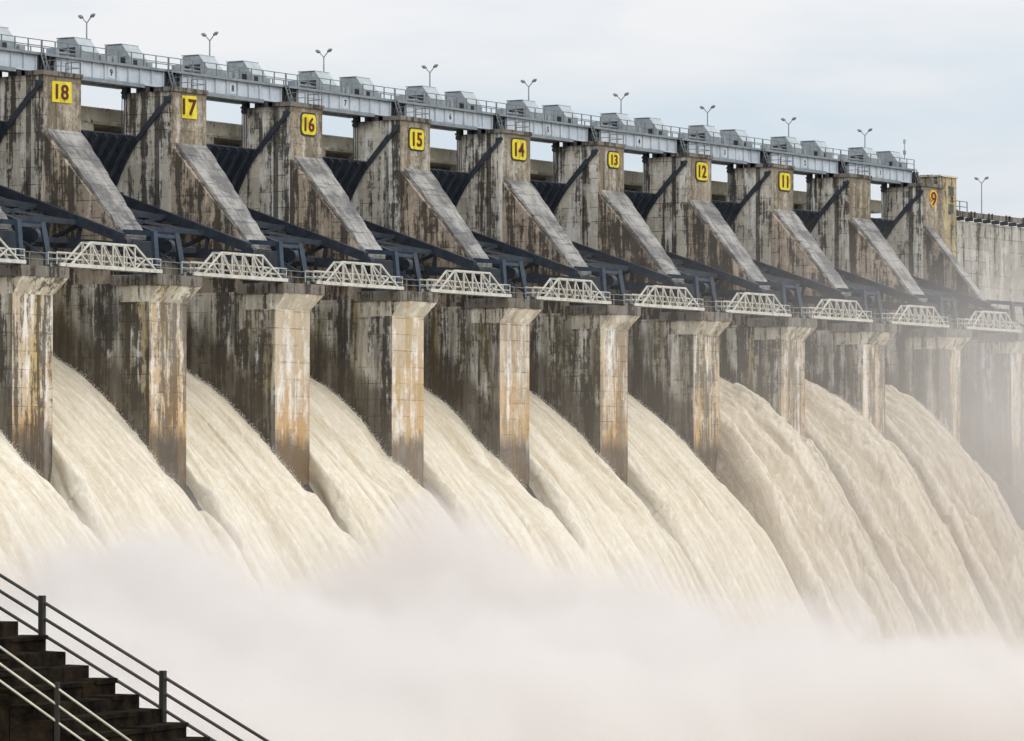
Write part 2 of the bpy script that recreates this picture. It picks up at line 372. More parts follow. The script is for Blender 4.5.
# ---------------------------------------------------------------- spillway weir (ogee) under the jets
ZY = np.array([(-24, -30), (-18, -22), (-14, -15.2), (-10, -8), (-8, -4.7), (-4, .1), (-.4, 3.4), (2, 5.7), (4.8, 8.25), (7.35, 10.15), (10, 11.6), (13, 12.8), (17, 13.6), (22, 13.9)])
ZH = np.array([(-24, -30), (-18, -19.5), (-14, -11.6), (-11, -6.3), (-8.7, -2.6), (-5.5, 2.2), (-3.1, 5.0), (0, 7.9), (3, 10.1), (6.9, 12.2), (10, 13.3), (13, 14.0), (17, 14.5), (22, 14.7)])
pf = [(y, float(np.interp(y, ZY[:, 0], ZY[:, 1])) - 3.0) for y in np.linspace(22, -18, 30)]
poly = [(22, -23.0)] + pf + [(-18, -26.0)]
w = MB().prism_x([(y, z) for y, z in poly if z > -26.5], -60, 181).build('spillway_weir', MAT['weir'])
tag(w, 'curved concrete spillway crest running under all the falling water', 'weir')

# ---------------------------------------------------------------- piers
def smooth_plan(x0, x1, y0, y1, r, n=5):
    p = [(x0, y0), (x1, y0)]
    for cx_, sx in ((x1 - r, 1), (x0 + r, -1)):
        rngk = range(n + 1) if sx > 0 else range(n, -1, -1)
        for k in rngk:
            t = math.pi / 2 * k / n; p.append((cx_ + sx * r * math.cos(t), y1 - r + r * math.sin(t)))
    return p
def digit_mesh(txt, h, bold=.0, depth=.03, xs=1.0):
    cu = bpy.data.curves.new('digits', 'FONT'); cu.body = txt; cu.align_x = 'CENTER'; cu.align_y = 'CENTER'; cu.size = 1.0; cu.offset = bold; cu.extrude = .5
    ob = bpy.data.objects.new('digits', cu); COL.objects.link(ob)
    dg = bpy.context.evaluated_depsgraph_get(); me = bpy.data.meshes.new_from_object(ob.evaluated_get(dg))
    bpy.data.objects.remove(ob); bpy.data.curves.remove(cu)
    ys = [v.co.y for v in me.vertices]; xsn = [v.co.x for v in me.vertices]; s = h / (max(ys) - min(ys)); my = (max(ys) + min(ys)) / 2; mxx = (max(xsn) + min(xsn)) / 2
    for v in me.vertices:
        x, y, z = v.co; v.co = ((x - mxx) * s * xs, -z * depth, (y - my) * s)
    return me
def mesh_obj(name, me, mat, parent, loc=(0, 0, 0)):
    me.materials.clear(); me.materials.append(mat); o = bpy.data.objects.new(name, me); COL.objects.link(o); o.parent = parent; o.location = loc; return o

def make_pier():
    root = empty('spillway_pier', (0, 0, -ZB))
    body = MB().prism_x([(0, -ZB), (0, 17.8), (11.4, 17.8), (11.4, 32.3), (28, 32.3), (28, -ZB)], -T, 0)
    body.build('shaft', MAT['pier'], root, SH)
    up_ = MB().prism_z(smooth_plan(-T, 0, 11.4, 17.5, 1.5), 32.3, 36.0)
    up_.build('top_block', MAT['upper'], root, SH)
    MB().box(-T - .12, .12, 11.25, 13.3, 36.0, 36.4).build('coping', MAT['deck'], root, SH)
    # corbel that leans out under the walkway
    lo = [(-T, 0, 16.2), (0, 0, 16.2), (.004, 3.2, 16.2), (-T - .004, 3.2, 16.2)]
    hi = [(-T - .006, -1.0, 17.6), (.75, -1.0, 17.6), (.75, 3.2, 17.6), (-T - .006, 3.2, 17.6)]
    MB().hexa(lo, hi).build('corbel', MAT['corbel'], root, SH)
    MB().box(-T - .2, .85, -1.06, 3.95, 17.604, 18.5).build('deck_slab', MAT['deck'], root, SH, bevel=.04)
    # sloping buttress and its paved top
    e, eL = .8, 1.55
    MB().add([(-T + .004, 11.39, 17.81), (0, 11.39, 17.81), (-e, 4.0, 17.81), (-T + eL, 4.0, 17.81),
              (-T, 11.39, 31.0), (0, 11.39, 31.0), (-e, 4.0, 21.9), (-T + eL, 4.0, 21.9)],
             [(0, 1, 2, 3), (4, 7, 6, 5), (0, 4, 5, 1), (1, 5, 6, 2), (2, 6, 7, 3), (3, 7, 4, 0)]).build('buttress', MAT['wedge'], root, SH)
    g = .06; rs = MB(); ns = 22; rr = random.Random(5)
    for q in range(ns + 1):
        f = q / ns; y = 11.385 + (3.8 - 11.385) * f; z = 31.45 + (22.14 - 31.45) * f + .5 * (f - f * f) * .5
        xl = -T + .7 + (eL - g - .7) * f + rr.gauss(0, .045); xr = g - e * f + rr.gauss(0, .045)
        rs.v += [(xl, y, z - .44), (xr, y, z - .44), (xr, y + rr.gauss(0, .02), z - abs(rr.gauss(0, .03))), (xl, y + rr.gauss(0, .02), z - abs(rr.gauss(0, .03)))]
        if q: b_ = 4 * q; rs.f += [(b_ - 4 + m_, b_ - 4 + (m_ + 1) % 4, b_ + (m_ + 1) % 4, b_ + m_) for m_ in range(4)]
    rs.f += [(0, 1, 2, 3), (4 * ns + 3, 4 * ns + 2, 4 * ns + 1, 4 * ns)]
    rs.build('sloping_top', MAT['ramp'], root, SH)
    # steel frame that carries the gate bearings
    fr = MB()
    for xa, xb in ((-3.75, -3.85), (-.55, .05)):
        fr.bar((xa, .7, 22.2), (xb, .3, 18.5), .42, .42)
        fr.bar((xa, .7, 22.05), (xa, 3.9, 22.3), .34, .4)
        fr.bar((xb, .5, 19.3), (xa, 3.9, 21.3), .22, .22)
    fr.bar((-3.75, .75, 21.9), (-.55, .75, 21.9), .2, .3)
    fr.build('bearing_frame', MAT['blue'], root, SH)
    MB().box(-T + .9, -.9, 2.4, 3.6, 18.52, 21.5).build('bearing_box', MAT['navy'], root, SH, bevel=.05)
    # walkway rail between the truss bridges
    rl = MB()
    for x in (-T + 1.0, -T / 2 + .5, -.2):
        rl.bar((x, -.95, 18.5), (x, -.95, 19.6), .07)
    for z in (19.05, 19.58): rl.bar((-T - .2, -.95, z), (.6, -.95, z), .055)
    rl.build('walkway_rail', MAT['rail'], root, SH)
    # diagonal steel brace on the flank
    br = MB(); br.bar((-T - .24, 11.3, 35.5), (-T - .24, 16.5, 30.2), .2, .34)
    br.bar((-T - .24, 12.6, 34.55), (-T - .1, 15.2, 31.9), .12, .2)
    br.box(-T - .36, -T + .1, 11.5, 12.0, 35.0, 35.5)
    br.build('diagonal_brace', MAT['navy'], root, SH)
    # railed balcony on the coping
    bl = MB()
    for x, y in ((-2.7, 11.5), (-1.25, 11.5), (.05, 11.5), (.05, 13.1), (-2.7, 13.1)): bl.bar((x, y, 36.4), (x, y, 37.5), .075)
    for z in (36.95, 37.48): bl.bar((-2.7, 11.5, z), (.05, 11.5, z), .065).bar((.05, 11.5, z), (.05, 13.1, z), .065).bar((-2.7, 11.5, z), (-2.7, 13.1, z), .065)
    bl.build('balcony_rail', MAT['rail'], root, SH)
    # sheave where the gate ropes turn
    sh = MB().tube((-T - .2, 16.6, 35.7), (-T + .05, 16.6, 35.7), .26, n=14); sh.box(-T - .22, -T + .3, 16.3, 16.9, 35.95, 36.15)
    sh.build('sheave', MAT['dark'], root, SH)
    return root

BOARD = {18: ('rect', -4.23, -1.42, 33.73, 35.60), 17: ('rect', -3.86, -1.58, 33.65, 35.75), 16: ('round', -3.5, -1.2, 33.5, 35.4), 15: ('round', -3.72, -1.22, 33.3, 35.25),
         14: ('round', -3.6, -.95, 33.5, 35.5), 13: ('round', -3.25, -1.1, 33.85, 35.4), 12: ('round', -3.4, -1.0, 33.6, 35.5), 11: ('round', -3.4, -.95, 33.6, 35.5)}
def rounded(x0, x1, z0, z1, r, n=4):
    p = []
    for cx_, cz_, a0 in ((x1 - r, z1 - r, 0), (x0 + r, z1 - r, 90), (x0 + r, z0 + r, 180), (x1 - r, z0 + r, 270)):
        for k in range(n + 1):
            t = R(a0 + 90 * k / n); p.append((cx_ + r * math.cos(t), cz_ + r * math.sin(t)))
    return p
def prism_y(poly, y0, y1):
    n = len(poly)
    return MB().add([(x, y0, z) for x, z in poly] + [(x, y1, z) for x, z in poly],
                    [tuple(range(n)), tuple(range(n, 2 * n))[::-1]] + [(k, n + k, n + (k + 1) % n, (k + 1) % n) for k in range(n)])
FRONT = {19: 'pale streaked face', 18: 'front face striped by dark streaks'}
proto = make_pier(); piers = {}
LBL = {19: 'concrete spillway pier left of the pier numbered 18, its upper half outside the picture',
       10: 'concrete spillway pier without a number board, between the piers numbered 11 and 9'}
STAIN = {19: .9, 18: .75, 17: .12, 16: .1, 15: .35, 14: .55, 13: .8, 12: .7, 11: .8, 10: .9, 9: .9}
for num in range(19, 8, -1):
    o = proto if num == 19 else copy_tree(proto)
    i = 19 - num; o.location = (B * i, 0, -ZB); piers[num] = o
    tag(o, LBL.get(num, 'tall streaked concrete spillway pier carrying the painted number %d at its top' % num), 'pier', 'spillway piers between the sluice bays')
    for ch in o.children:
        ch['seed'] = .173 + .0731 * i
        if ch.name.split('.')[0] in ('shaft', 'top_block', 'corbel'): ch['stain'] = STAIN[num] if ch.name.startswith(('shaft', 'corbel')) else .9
    if num in BOARD:
        sty, x0, x1, z0, z1 = BOARD[num]
        if sty == 'rect':
            j = .06; pl = [(x0 + j, z0), (x1, z0 + j * .5), (x1 - j, z1), (x0 + j * 1.5, z1 - j)]
            bd = prism_y(pl, 11.30, 11.38).build('number_board', MAT['yellow'], o, SH)
        else:
            rim = prism_y(rounded(x0 - .16, x1 + .16, z0 - .16, z1 + .16, .55), 11.33, 11.385).build('board_border', MAT['dark'], o, SH)
            bd = prism_y(rounded(x0, x1, z0, z1, .42), 11.27, 11.335).build('number_board', MAT['yellow'], o, SH)
        me = digit_mesh(str(num), (z1 - z0) * .70, .018, .04, 1.25 if sty == 'rect' else 1.1)
        mesh_obj('numeral', me, MAT['maroon'], bd, ((x0 + x1) / 2, 11.255 if sty == 'rect' else 11.225, (z0 + z1) / 2 + ZB))
    if num == 9:
        for ch in list(o.children):
            if ch.name.split('.')[0] in ('buttress', 'sloping_top'):
                ch.data = ch.data.copy()
                for v_ in ch.data.vertices:
                    f_ = (v_.co.x + T) / T; v_.co.x = -T + (v_.co.x + T) * .42
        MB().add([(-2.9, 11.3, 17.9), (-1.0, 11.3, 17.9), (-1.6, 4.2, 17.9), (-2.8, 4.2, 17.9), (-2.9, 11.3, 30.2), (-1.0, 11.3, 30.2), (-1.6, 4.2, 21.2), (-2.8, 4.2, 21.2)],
                 [(0, 1, 2, 3), (4, 7, 6, 5), (0, 4, 5, 1), (1, 5, 6, 2), (2, 6, 7, 3), (3, 7, 4, 0)]).build('shadow_slab', MAT['navy'], o, SH)  # dark slab added for the shadow strip beside this pier's sloping top
        mesh_obj('numeral', digit_mesh('9', 2.1, .075, .03, 1.5), MAT['orange'], o, (-2.65, 11.35, 34.65 + ZB))
        mesh_obj('numeral', digit_mesh('9', 1.62, .0, .03, 1.35), MAT['maroon'], o, (-2.65, 11.29, 34.65 + ZB))

# ---------------------------------------------------------------- radial gates
TY, TZ, GR = 2.2, 21.2, 17.0
def gp(a, r=GR): return (TY + r * math.cos(R(a)), TZ + r * math.sin(R(a)))
def make_gate():
    W = B - T; root = empty('radial_gate', (0, 0, TZ))
    s = (0, 0, -TZ)
    angs = np.linspace(-6, 40, 18)
    pl = [gp(a) for a in angs] + [gp(a, GR - .18) for a in angs[::-1]]
    MB().prism_x(pl, .06, W - .06).build('skin_plate', MAT['navy'], root, s)
    ribs = MB()
    for k in range(9):
        x = .5 + k * (W - 1.0) / 8
        pr = [gp(a, GR - .19) for a in angs] + [gp(a, GR - .75) for a in angs[::-1]]
        ribs.prism_x(pr, x - .06, x + .06)
    ribs.build('ribs', MAT['navy'], root, s)
    for a in (20, 3):
        y, z = gp(a, GR - 1.2)
        MB().bar((.1, y, z), (W - .1, y, z), .8, .9).build('cross_girder', MAT['navy'], root, s)
    for x in (.55, W - .55):
        for a in (20, 3):
            y, z = gp(a, GR - 1.7)
            MB().bar((x, TY + .3, TZ + (.45 if a > 10 else -.3)), (x, y, z), .55, .85).build('arm', MAT['navy'], root, s)
        bc = MB()
        for r_ in (5, 8.5, 12):
            y0, z0 = gp(20, r_); y1, z1 = gp(3, r_); y2, z2 = gp(3, r_ + 3.3)
            bc.bar((x, y0, z0), (x, y1, z1), .25, .3); bc.bar((x, y0, z0), (x, y2, z2), .25, .3)
        bc.build('arm_bracing', MAT['navy'], root, s)
        MB().tube((x - .35, TY, TZ), (x + .35, TY, TZ), .5, n=16).build('bearing', MAT['navy'], root, s)
    cb = MB()
    for a, r_ in ((20, 5.5), (20, 10), (3, 6), (3, 11)):
        y, z = gp(a, r_); cb.bar((.6, y, z), (W - .6, y, z), .35, .45)
    y0, z0 = gp(20, 5.5); y1, z1 = gp(20, 10); y2, z2 = gp(20, 15)
    cb.bar((.6, y0, z0), (W - .6, y1, z1), .25).bar((W - .6, y0, z0), (.6, y1, z1), .25).bar((.6, y1, z1), (W - .6, y2, z2), .25).bar((W - .6, y1, z1), (.6, y2, z2), .25)
    cb.build('sway_bracing', MAT['navy'], root, s)
    yt, zt = gp(38)
    for q in range(3):
        MB().tube((W - 2.2 + q * .35, yt - .3, zt), (W - 1.2 + q * .35, 16.0, 36.4), .045, n=6).build('hoist_rope', MAT['dark'], root, s)
    return root
g0 = make_gate()
for k in range(-1, 10):
    o = g0 if k == -1 else copy_tree(g0)
    o.location = (B * k, 0, TZ); l, r_ = 19 - k, 18 - k
    nm = {-1: 'dark blue raised steel gate at the picture edge, left of the unnumbered end pier',
          0: 'dark blue raised steel gate left of the pier numbered 18',
          8: 'dark blue raised steel gate just right of the pier numbered 11',
          9: 'dark blue steel gate left of the pier numbered 9, no water below it'}.get(k, 'dark blue raised steel gate between the piers numbered %d and %d' % (l, r_))
    tag(o, nm, 'sluice gate', 'radial gates of the spillway')

# ---------------------------------------------------------------- truss footbridges
def make_truss():
    root = empty('truss_footbridge', (0, 0, 18.5)); s = (0, 0, -18.5)
    x0, x1 = -.35, 13.65; zb, zt = 18.72, 20.72; tl, tr = 3.8, 9.9
    for y in (-.95, -.05):
        t = MB()
        t.bar((x0, y, zb), (x1, y, zb), .20, .30)
        t.bar((tl, y, zt), (tr, y, zt), .15, .16); t.bar((1.1, y, zb), (tl, y, zt), .14); t.bar((12.9, y, zb), (tr, y, zt), .14)
        n = 5; xsn = [tl + (tr - tl) * q / (n - 1) for q in range(n)]
        for x in xsn: t.bar((x, y, zb), (x, y, zt), .10)
        for q in range(n - 1): t.bar((xsn[q], y, zt), (xsn[q + 1], y, zb), .11)
        t.bar((tl, y, zb), (2.45, y, zb + 1.0), .1).bar((tr, y, zb), (11.4, y, zb + 1.0), .1)
        t.build('side_truss', MAT['white'], root, s)
        rl = MB()
        for z in (19.25, 19.75): rl.bar((x0 - .25, y + .12, z), (x1 + .05, y + .12, z), .07)
        for x in np.linspace(x0 - .22, x1 + .02, 13): rl.bar((x, y + .12, zb), (x, y + .12, 19.77), .065)
        rl.build('handrail', MAT['white'], root, s)
    d = MB()
    for x in np.linspace(x0 + .3, x1 - .3, 15): d.box(x - .08, x + .08, -.85, -.15, 18.56, 18.8)
    d.box(x0, x1, -.8, -.2, 18.805, 18.86); d.build('walkway_deck', MAT['steel'], root, s)
    for x in np.linspace(tl, tr, 5): MB().bar((x, -.95, zt + .005), (x, -.05, zt + .005), .1).build('top_tie', MAT['white'], root, s)
    return root
t0 = make_truss()
for k in range(-1, 10):
    o = t0 if k == -1 else copy_tree(t0)
    o.location = (B * k, 0, 18.504); l, r_ = 19 - k, 18 - k
    nm = {-1: 'white truss footbridge at the left picture edge, mostly cut off', 0: 'white truss footbridge ending on the pier numbered 18, first whole one from the left',
          8: 'white truss footbridge leaving the pier numbered 11 towards the right', 9: 'white truss footbridge half lost in mist beside the pier numbered 9'}.get(k, 'white truss footbridge between the piers numbered %d and %d' % (l, r_))
    tag(o, nm, 'footbridge', 'truss footbridges across the bays')

# ---------------------------------------------------------------- hoist bridge spans, hoods, lamps
ZD = 38.3
def make_span():
    root = empty('hoist_bridge', (0, 0, 36.0)); s = (0, 0, -36.0)
    xa, xb = .35, 16.1
    for y in (14.6, 16.7):
        g = MB(); g.box(xa, xb, y - .05, y + .05, 36.72, 38.08)
        n = 9
        for q in range(n + 1):
            x = xa + .05 + (xb - xa - .1) * q / n; g.box(x - .04, x + .04, y - .24, y - .052, 36.75, 38.06)
        g.build('plate_girder', MAT['girder'], root, s)
        MB().box(xa, 12.95, y - .42, y + .42, 36.36, 36.70).build('bottom_flange', MAT['steel'], root, s)
        MB().box(12.96, xb, y - .3, y + .3, 36.60, 36.715).build('end_flange', MAT['girder'], root, s)
        MB().box(13.3, 13.9, y - .25, y + .25, 36.0, 36.595).build('bearing', MAT['dark'], root, s)
        MB().box(-.9, .36, y - .3, y + .3, 36.0, 36.355).build('bearing', MAT['dark'], root, s)
        MB().box(15.4, 16.05, y - .3, y + .3, 36.0, 36.595).build('bearing', MAT['dark'], root, s)
    MB().box(-1.9, 16.58, 14.15, 18.5, 38.085, ZD).build('deck', MAT['steel'], root, s)
    # joint over the pier: brackets and a ladder down to the coping
    j = MB()
    for x in (16.25, 17.1, 17.9): j.bar((x, 14.5, 36.0), (x, 14.5, 38.08), .22)
    j.bar((16.2, 14.4, 36.2), (17.1, 14.4, 38.0), .14).bar((18.0, 14.4, 36.2), (17.1, 14.4, 38.0), .14)
    j.box(16.12, 18.2, 15.2, 16.4, 36.02, 38.07)
    j.build('joint_frame', MAT['dark'], root, s)
    ld = MB()
    for x in (16.2, 16.75): ld.bar((x, 13.4, 36.4), (x, 14.08, 38.3), .08)
    for q in range(5): ld.bar((16.2, 13.5 + .143 * q, 36.68 + .4 * q), (16.75, 13.5 + .143 * q, 36.68 + .4 * q), .05)
    ld.build('ladder', MAT['rail'], root, s)
    for y in (14.25, 18.4):
        rl = MB()
        for q in range(11): rl.bar((-1.85 + q * 1.84, y, ZD), (-1.85 + q * 1.84, y, ZD + 1.12), .085)
        for z in (ZD + .58, ZD + 1.10): rl.bar((-1.9, y, z), (16.6, y, z), .07)
        rl.build('railing', MAT['rail'], root, s)
    for x, w_, h_ in ((1.6, .7, .8), (8.3, 1.6, .75), (10.2, .5, .9), (15.2, .8, .6)):
        MB().box(x, x + w_, 15.6, 16.5, ZD + .005, ZD + h_).build('gearbox', MAT['hood'], root, s)
    MB().tube((2.3, 16.0, ZD + .45), (8.3, 16.0, ZD + .45), .13).build('drive_shaft', MAT['steel'], root, s)
    pipe = MB().tube((-1.9, 17.9, ZD + .35), (16.6, 17.9, ZD + .35), .12); pipe.build('shaft_pipe', MAT['steel'], root, s)
    pl = MB().box(7.85, 8.95, 14.5, 14.545, 36.85, 37.95).build('number_plate', MAT['girder'], root, s)
    return root, pl
def make_hood(open_side):
    root = empty('hoist_hood', (0, 0, ZD)); s = (0, 0, 0)
    h, wx = 1.95, 2.45
    pr = [(2.8, 0.02), (2.8, h), (.95, h), (0, .72), (0, 0.02)]
    b = MB()
    n = len(pr)
    b.prism_x(pr, 0, wx).build('hood_body', MAT['hood'], root, s)
    MB().add([(.04, .93, h + .012), (wx - .04, .93, h + .012), (wx - .04, -.03, .735), (.04, -.03, .735), (.04, .90, h + .05), (wx - .04, .90, h + .05), (wx - .04, -.07, .76), (.04, -.07, .76)],
             [(0, 1, 2, 3), (4, 7, 6, 5), (0, 4, 5, 1), (1, 5, 6, 2), (2, 6, 7, 3), (3, 7, 4, 0)]).build('sloping_lid', MAT['hoodlight'], root, s)
    MB().box(-.06, wx + .06, .9, 2.86, h + .055, h + .12).build('roof_sheet', MAT['hood'], root, s)
    if open_side:
        MB().box(-.03, .3, .75, 2.5, .25, 1.15).build('side_opening', MAT['dark'], root, s)
        MB().tube((-.3, 1.6, .55), (-.04, 1.6, .55), .32, n=14).build('drum_end', MAT['steel'], root, s)
        MB().box(-.75, -.1, 1.2, 2.0, .02, .28).build('motor_base', MAT['steel'], root, s)
    else:
        MB().box(.5, 1.1, -.02, .1, .15, .62).build('front_opening', MAT['dark'], root, s)
        MB().box(-.05, .02, .5, 1.0, .1, .9).build('side_hatch', MAT['dark'], root, s)
    return root
def make_lamp(H=3.85):
    root = empty('street_lamp', (0, 0, 0)); s = (0, 0, 0)
    MB().tube((0, 0, .02), (0, 0, H), .085, .06).build('pole', MAT['steel'], root, s)
    MB().box(-.16, .16, -.16, .16, 0, .04).build('base_plate', MAT['steel'], root, s)
    for d in (-1, 1):
        MB().tube((0, 0, H - .05), (.12 * d, .62 * d, H + .5), .05).build('arm', MAT['steel'], root, s)
        hd = MB(); a = Vector((.10 * d, .52 * d, H + .48)); b = Vector((.2 * d, 1.05 * d, H + .67)); m = (a + b) / 2
        hd.tube(a, m, .10, .19, n=10).tube(m, b, .19, .10, n=10); hd.build('lamp_head', MAT['lamp'], root, s)
    return root
span0, plate0 = make_span(); hoodA0 = make_hood(True); hoodB0 = make_hood(False); lamp0 = make_lamp()
def bay_name(k):
    return {-1: 'at the left picture edge', 0: 'left of number 18'}.get(k, 'between numbers %d and %d' % (19 - k, 18 - k) if k < 8 else ('just right of number 11' if k == 8 else 'just left of number 9'))
for k in range(0, 10):
    first = k == 0
    o = span0 if first else copy_tree(span0); o.location = (B * k, 0, 36.004)
    tag(o, 'pale grey steel hoist bridge span %s' % bay_name(k), 'bridge span', 'hoist bridge spans over the bays')
    for ch in o.children:
        if ch.name.startswith('number_plate') and 1 <= k <= 9:
            me = digit_mesh(str(10 - k), .58, .02, .02, 1.0); mesh_obj('numeral', me, MAT['black'], ch, (8.4, 14.475, 1.4))
    a = hoodA0 if first else copy_tree(hoodA0); a.location = (B * k + 4.75 + .24 * k, 15.15, ZD + .004)
    tag(a, 'grey hoist hood with dark open side, %s span' % bay_name(k), 'hoist hood', 'open sided hoist hoods on the bridge')
    b = hoodB0 if first else copy_tree(hoodB0); b.location = (B * k + 11.75 + .24 * k, 15.15, ZD + .004)
    tag(b, 'closed grey hoist hood right of the open one, %s span' % bay_name(k), 'hoist hood', 'closed hoist hoods on the bridge')
    if k >= 1:
        l = lamp0 if k == 1 else copy_tree(lamp0); l.location = (28.0 + 18.74 * (k - 1), 18.1, ZD + .004)
        tag(l, 'double headed street lamp on the hoist bridge %s' % bay_name(k), 'street lamp', 'twin headed lamps along the dam')
lc = make_lamp(5.9); lc.location = (213.8, 20.5, 32.804); tag(lc, 'double headed street lamp on the plain crest wall at far right', 'street lamp', 'twin headed lamps along the dam')

# ---------------------------------------------------------------- crest road bridge behind, tower and wall at the right end
rb = empty('road_bridge', (0, 20, 32.0)); s = (0, -20, -32.0)
for k in range(-2, 10):
    x0 = B * k; m = MB().box(x0 + .02, x0 + 13.18, 20.1, 21.0, 32.2, 33.42); m.box(x0 + .02, x0 + 13.18, 24, 24.8, 32.35, 33.42)
    m.build('beam', MAT['parapet'], rb, s)
MB().box(-60, 186, 20.0, 26.0, 33.43, 33.75).build('road_deck', MAT['parapet'], rb, s)
p = MB(); p.box(-60, 186, 20.02, 20.3, 33.755, 34.75); p.box(-60, 186, 19.92, 20.4, 34.755, 34.9)
p.build('parapet', MAT['parapet'], rb, s)
MB().box(-60, 186, 25.7, 25.98, 33.755, 34.6).build('rear_parapet', MAT['parapet'], rb, s)
tag(rb, 'beige concrete road bridge with parapet seen through gaps behind the piers', 'road bridge')

dw = empty('dam_wall', (200, 14, -ZB)); s = (-200, -14, ZB)
MB().box(185.05, 330, 14.0, 27.5, -ZB, 32.8).build('wall_face', MAT['wall'], dw, s)
bt = MB()
for x in (227.5, 250): bt.box(x, x + 1.3, 13.2, 13.99, -ZB, 32.4)
bt.build('wall_rib', MAT['wall'], dw, s)
q = MB(); q.box(185.5, 330, 13.55, 13.8, 33.25, 33.9); q.build('crest_parapet', MAT['deck'], dw, s)
q = MB()
for n_ in range(60):
    x = 187 + n_ * 2.4; q.box(x, x + .28, 13.3, 14.3, 32.81, 33.24)
    if n_ % 2 == 0: q.box(x, x + .22, 13.4, 13.54, 33.2, 34.0); q.box(x + .9, x + 1.12, 13.4, 13.54, 33.2, 34.0)
q.build('parapet_bracket', MAT['dark'], dw, s)
MB().box(226.0, 227.4, 13.86, 13.99, 30.6, 32.2).build('green_panel', MAT['green'], dw, s)
gr = MB()
for x in (194.2, 196.2, 198.2): gr.bar((x, 14.8, 32.8), (x, 14.8, 35.3), .1)
for z in (34.6, 35.25): gr.bar((194.2, 14.8, z), (198.2, 14.8, z), .09)
gr.build('gate_rail', MAT['rail'], dw, s)
tag(dw, 'plain streaked concrete dam wall with crest parapet at the right edge', 'dam wall')

tw = empty('control_tower', (190, 14, 33.3)); s = (-190, -14, -33.3)
MB().box(186.6, 190.9, 12.6, 18.6, 28.0, 37.6).build('tower_wall', MAT['tower'], tw, s)
MB().box(186.4, 191.1, 12.4, 18.8, 37.605, 37.8).build('flat_roof', MAT['parapet'], tw, s)
for z in (36.0, 33.9):
    f_ = MB().box(188.7, 190.1, 12.52, 12.595, z - .65, z + .65).build('window', MAT['tower'], tw, s)
    MB().box(188.85, 189.95, 12.48, 12.515, z - .55, z + .55).build('pane', MAT['glass'], f_)
    f_.children[0].data.transform(Matrix.Translation(s))
tag(tw, 'yellowish concrete tower with two small windows beside number 9', 'tower')
am = empty('antenna_mast', (184.4, 16.2, ZD)); s = (0, 0, 0)
MB().tube((0, 0, 0.01), (0, 0, 3.6), .07, .04).build('mast', MAT['steel'], am, s)
MB().box(-.18, .18, -.1, .1, 1.9, 2.4).build('antenna_box', MAT['steel'], am, s)
MB().box(-.12, .12, -.12, .12, 3.2, 3.7).build('antenna_head', MAT['hoodlight'], am, s)
tag(am, 'thin antenna mast standing at the end of the hoist bridge', 'antenna')

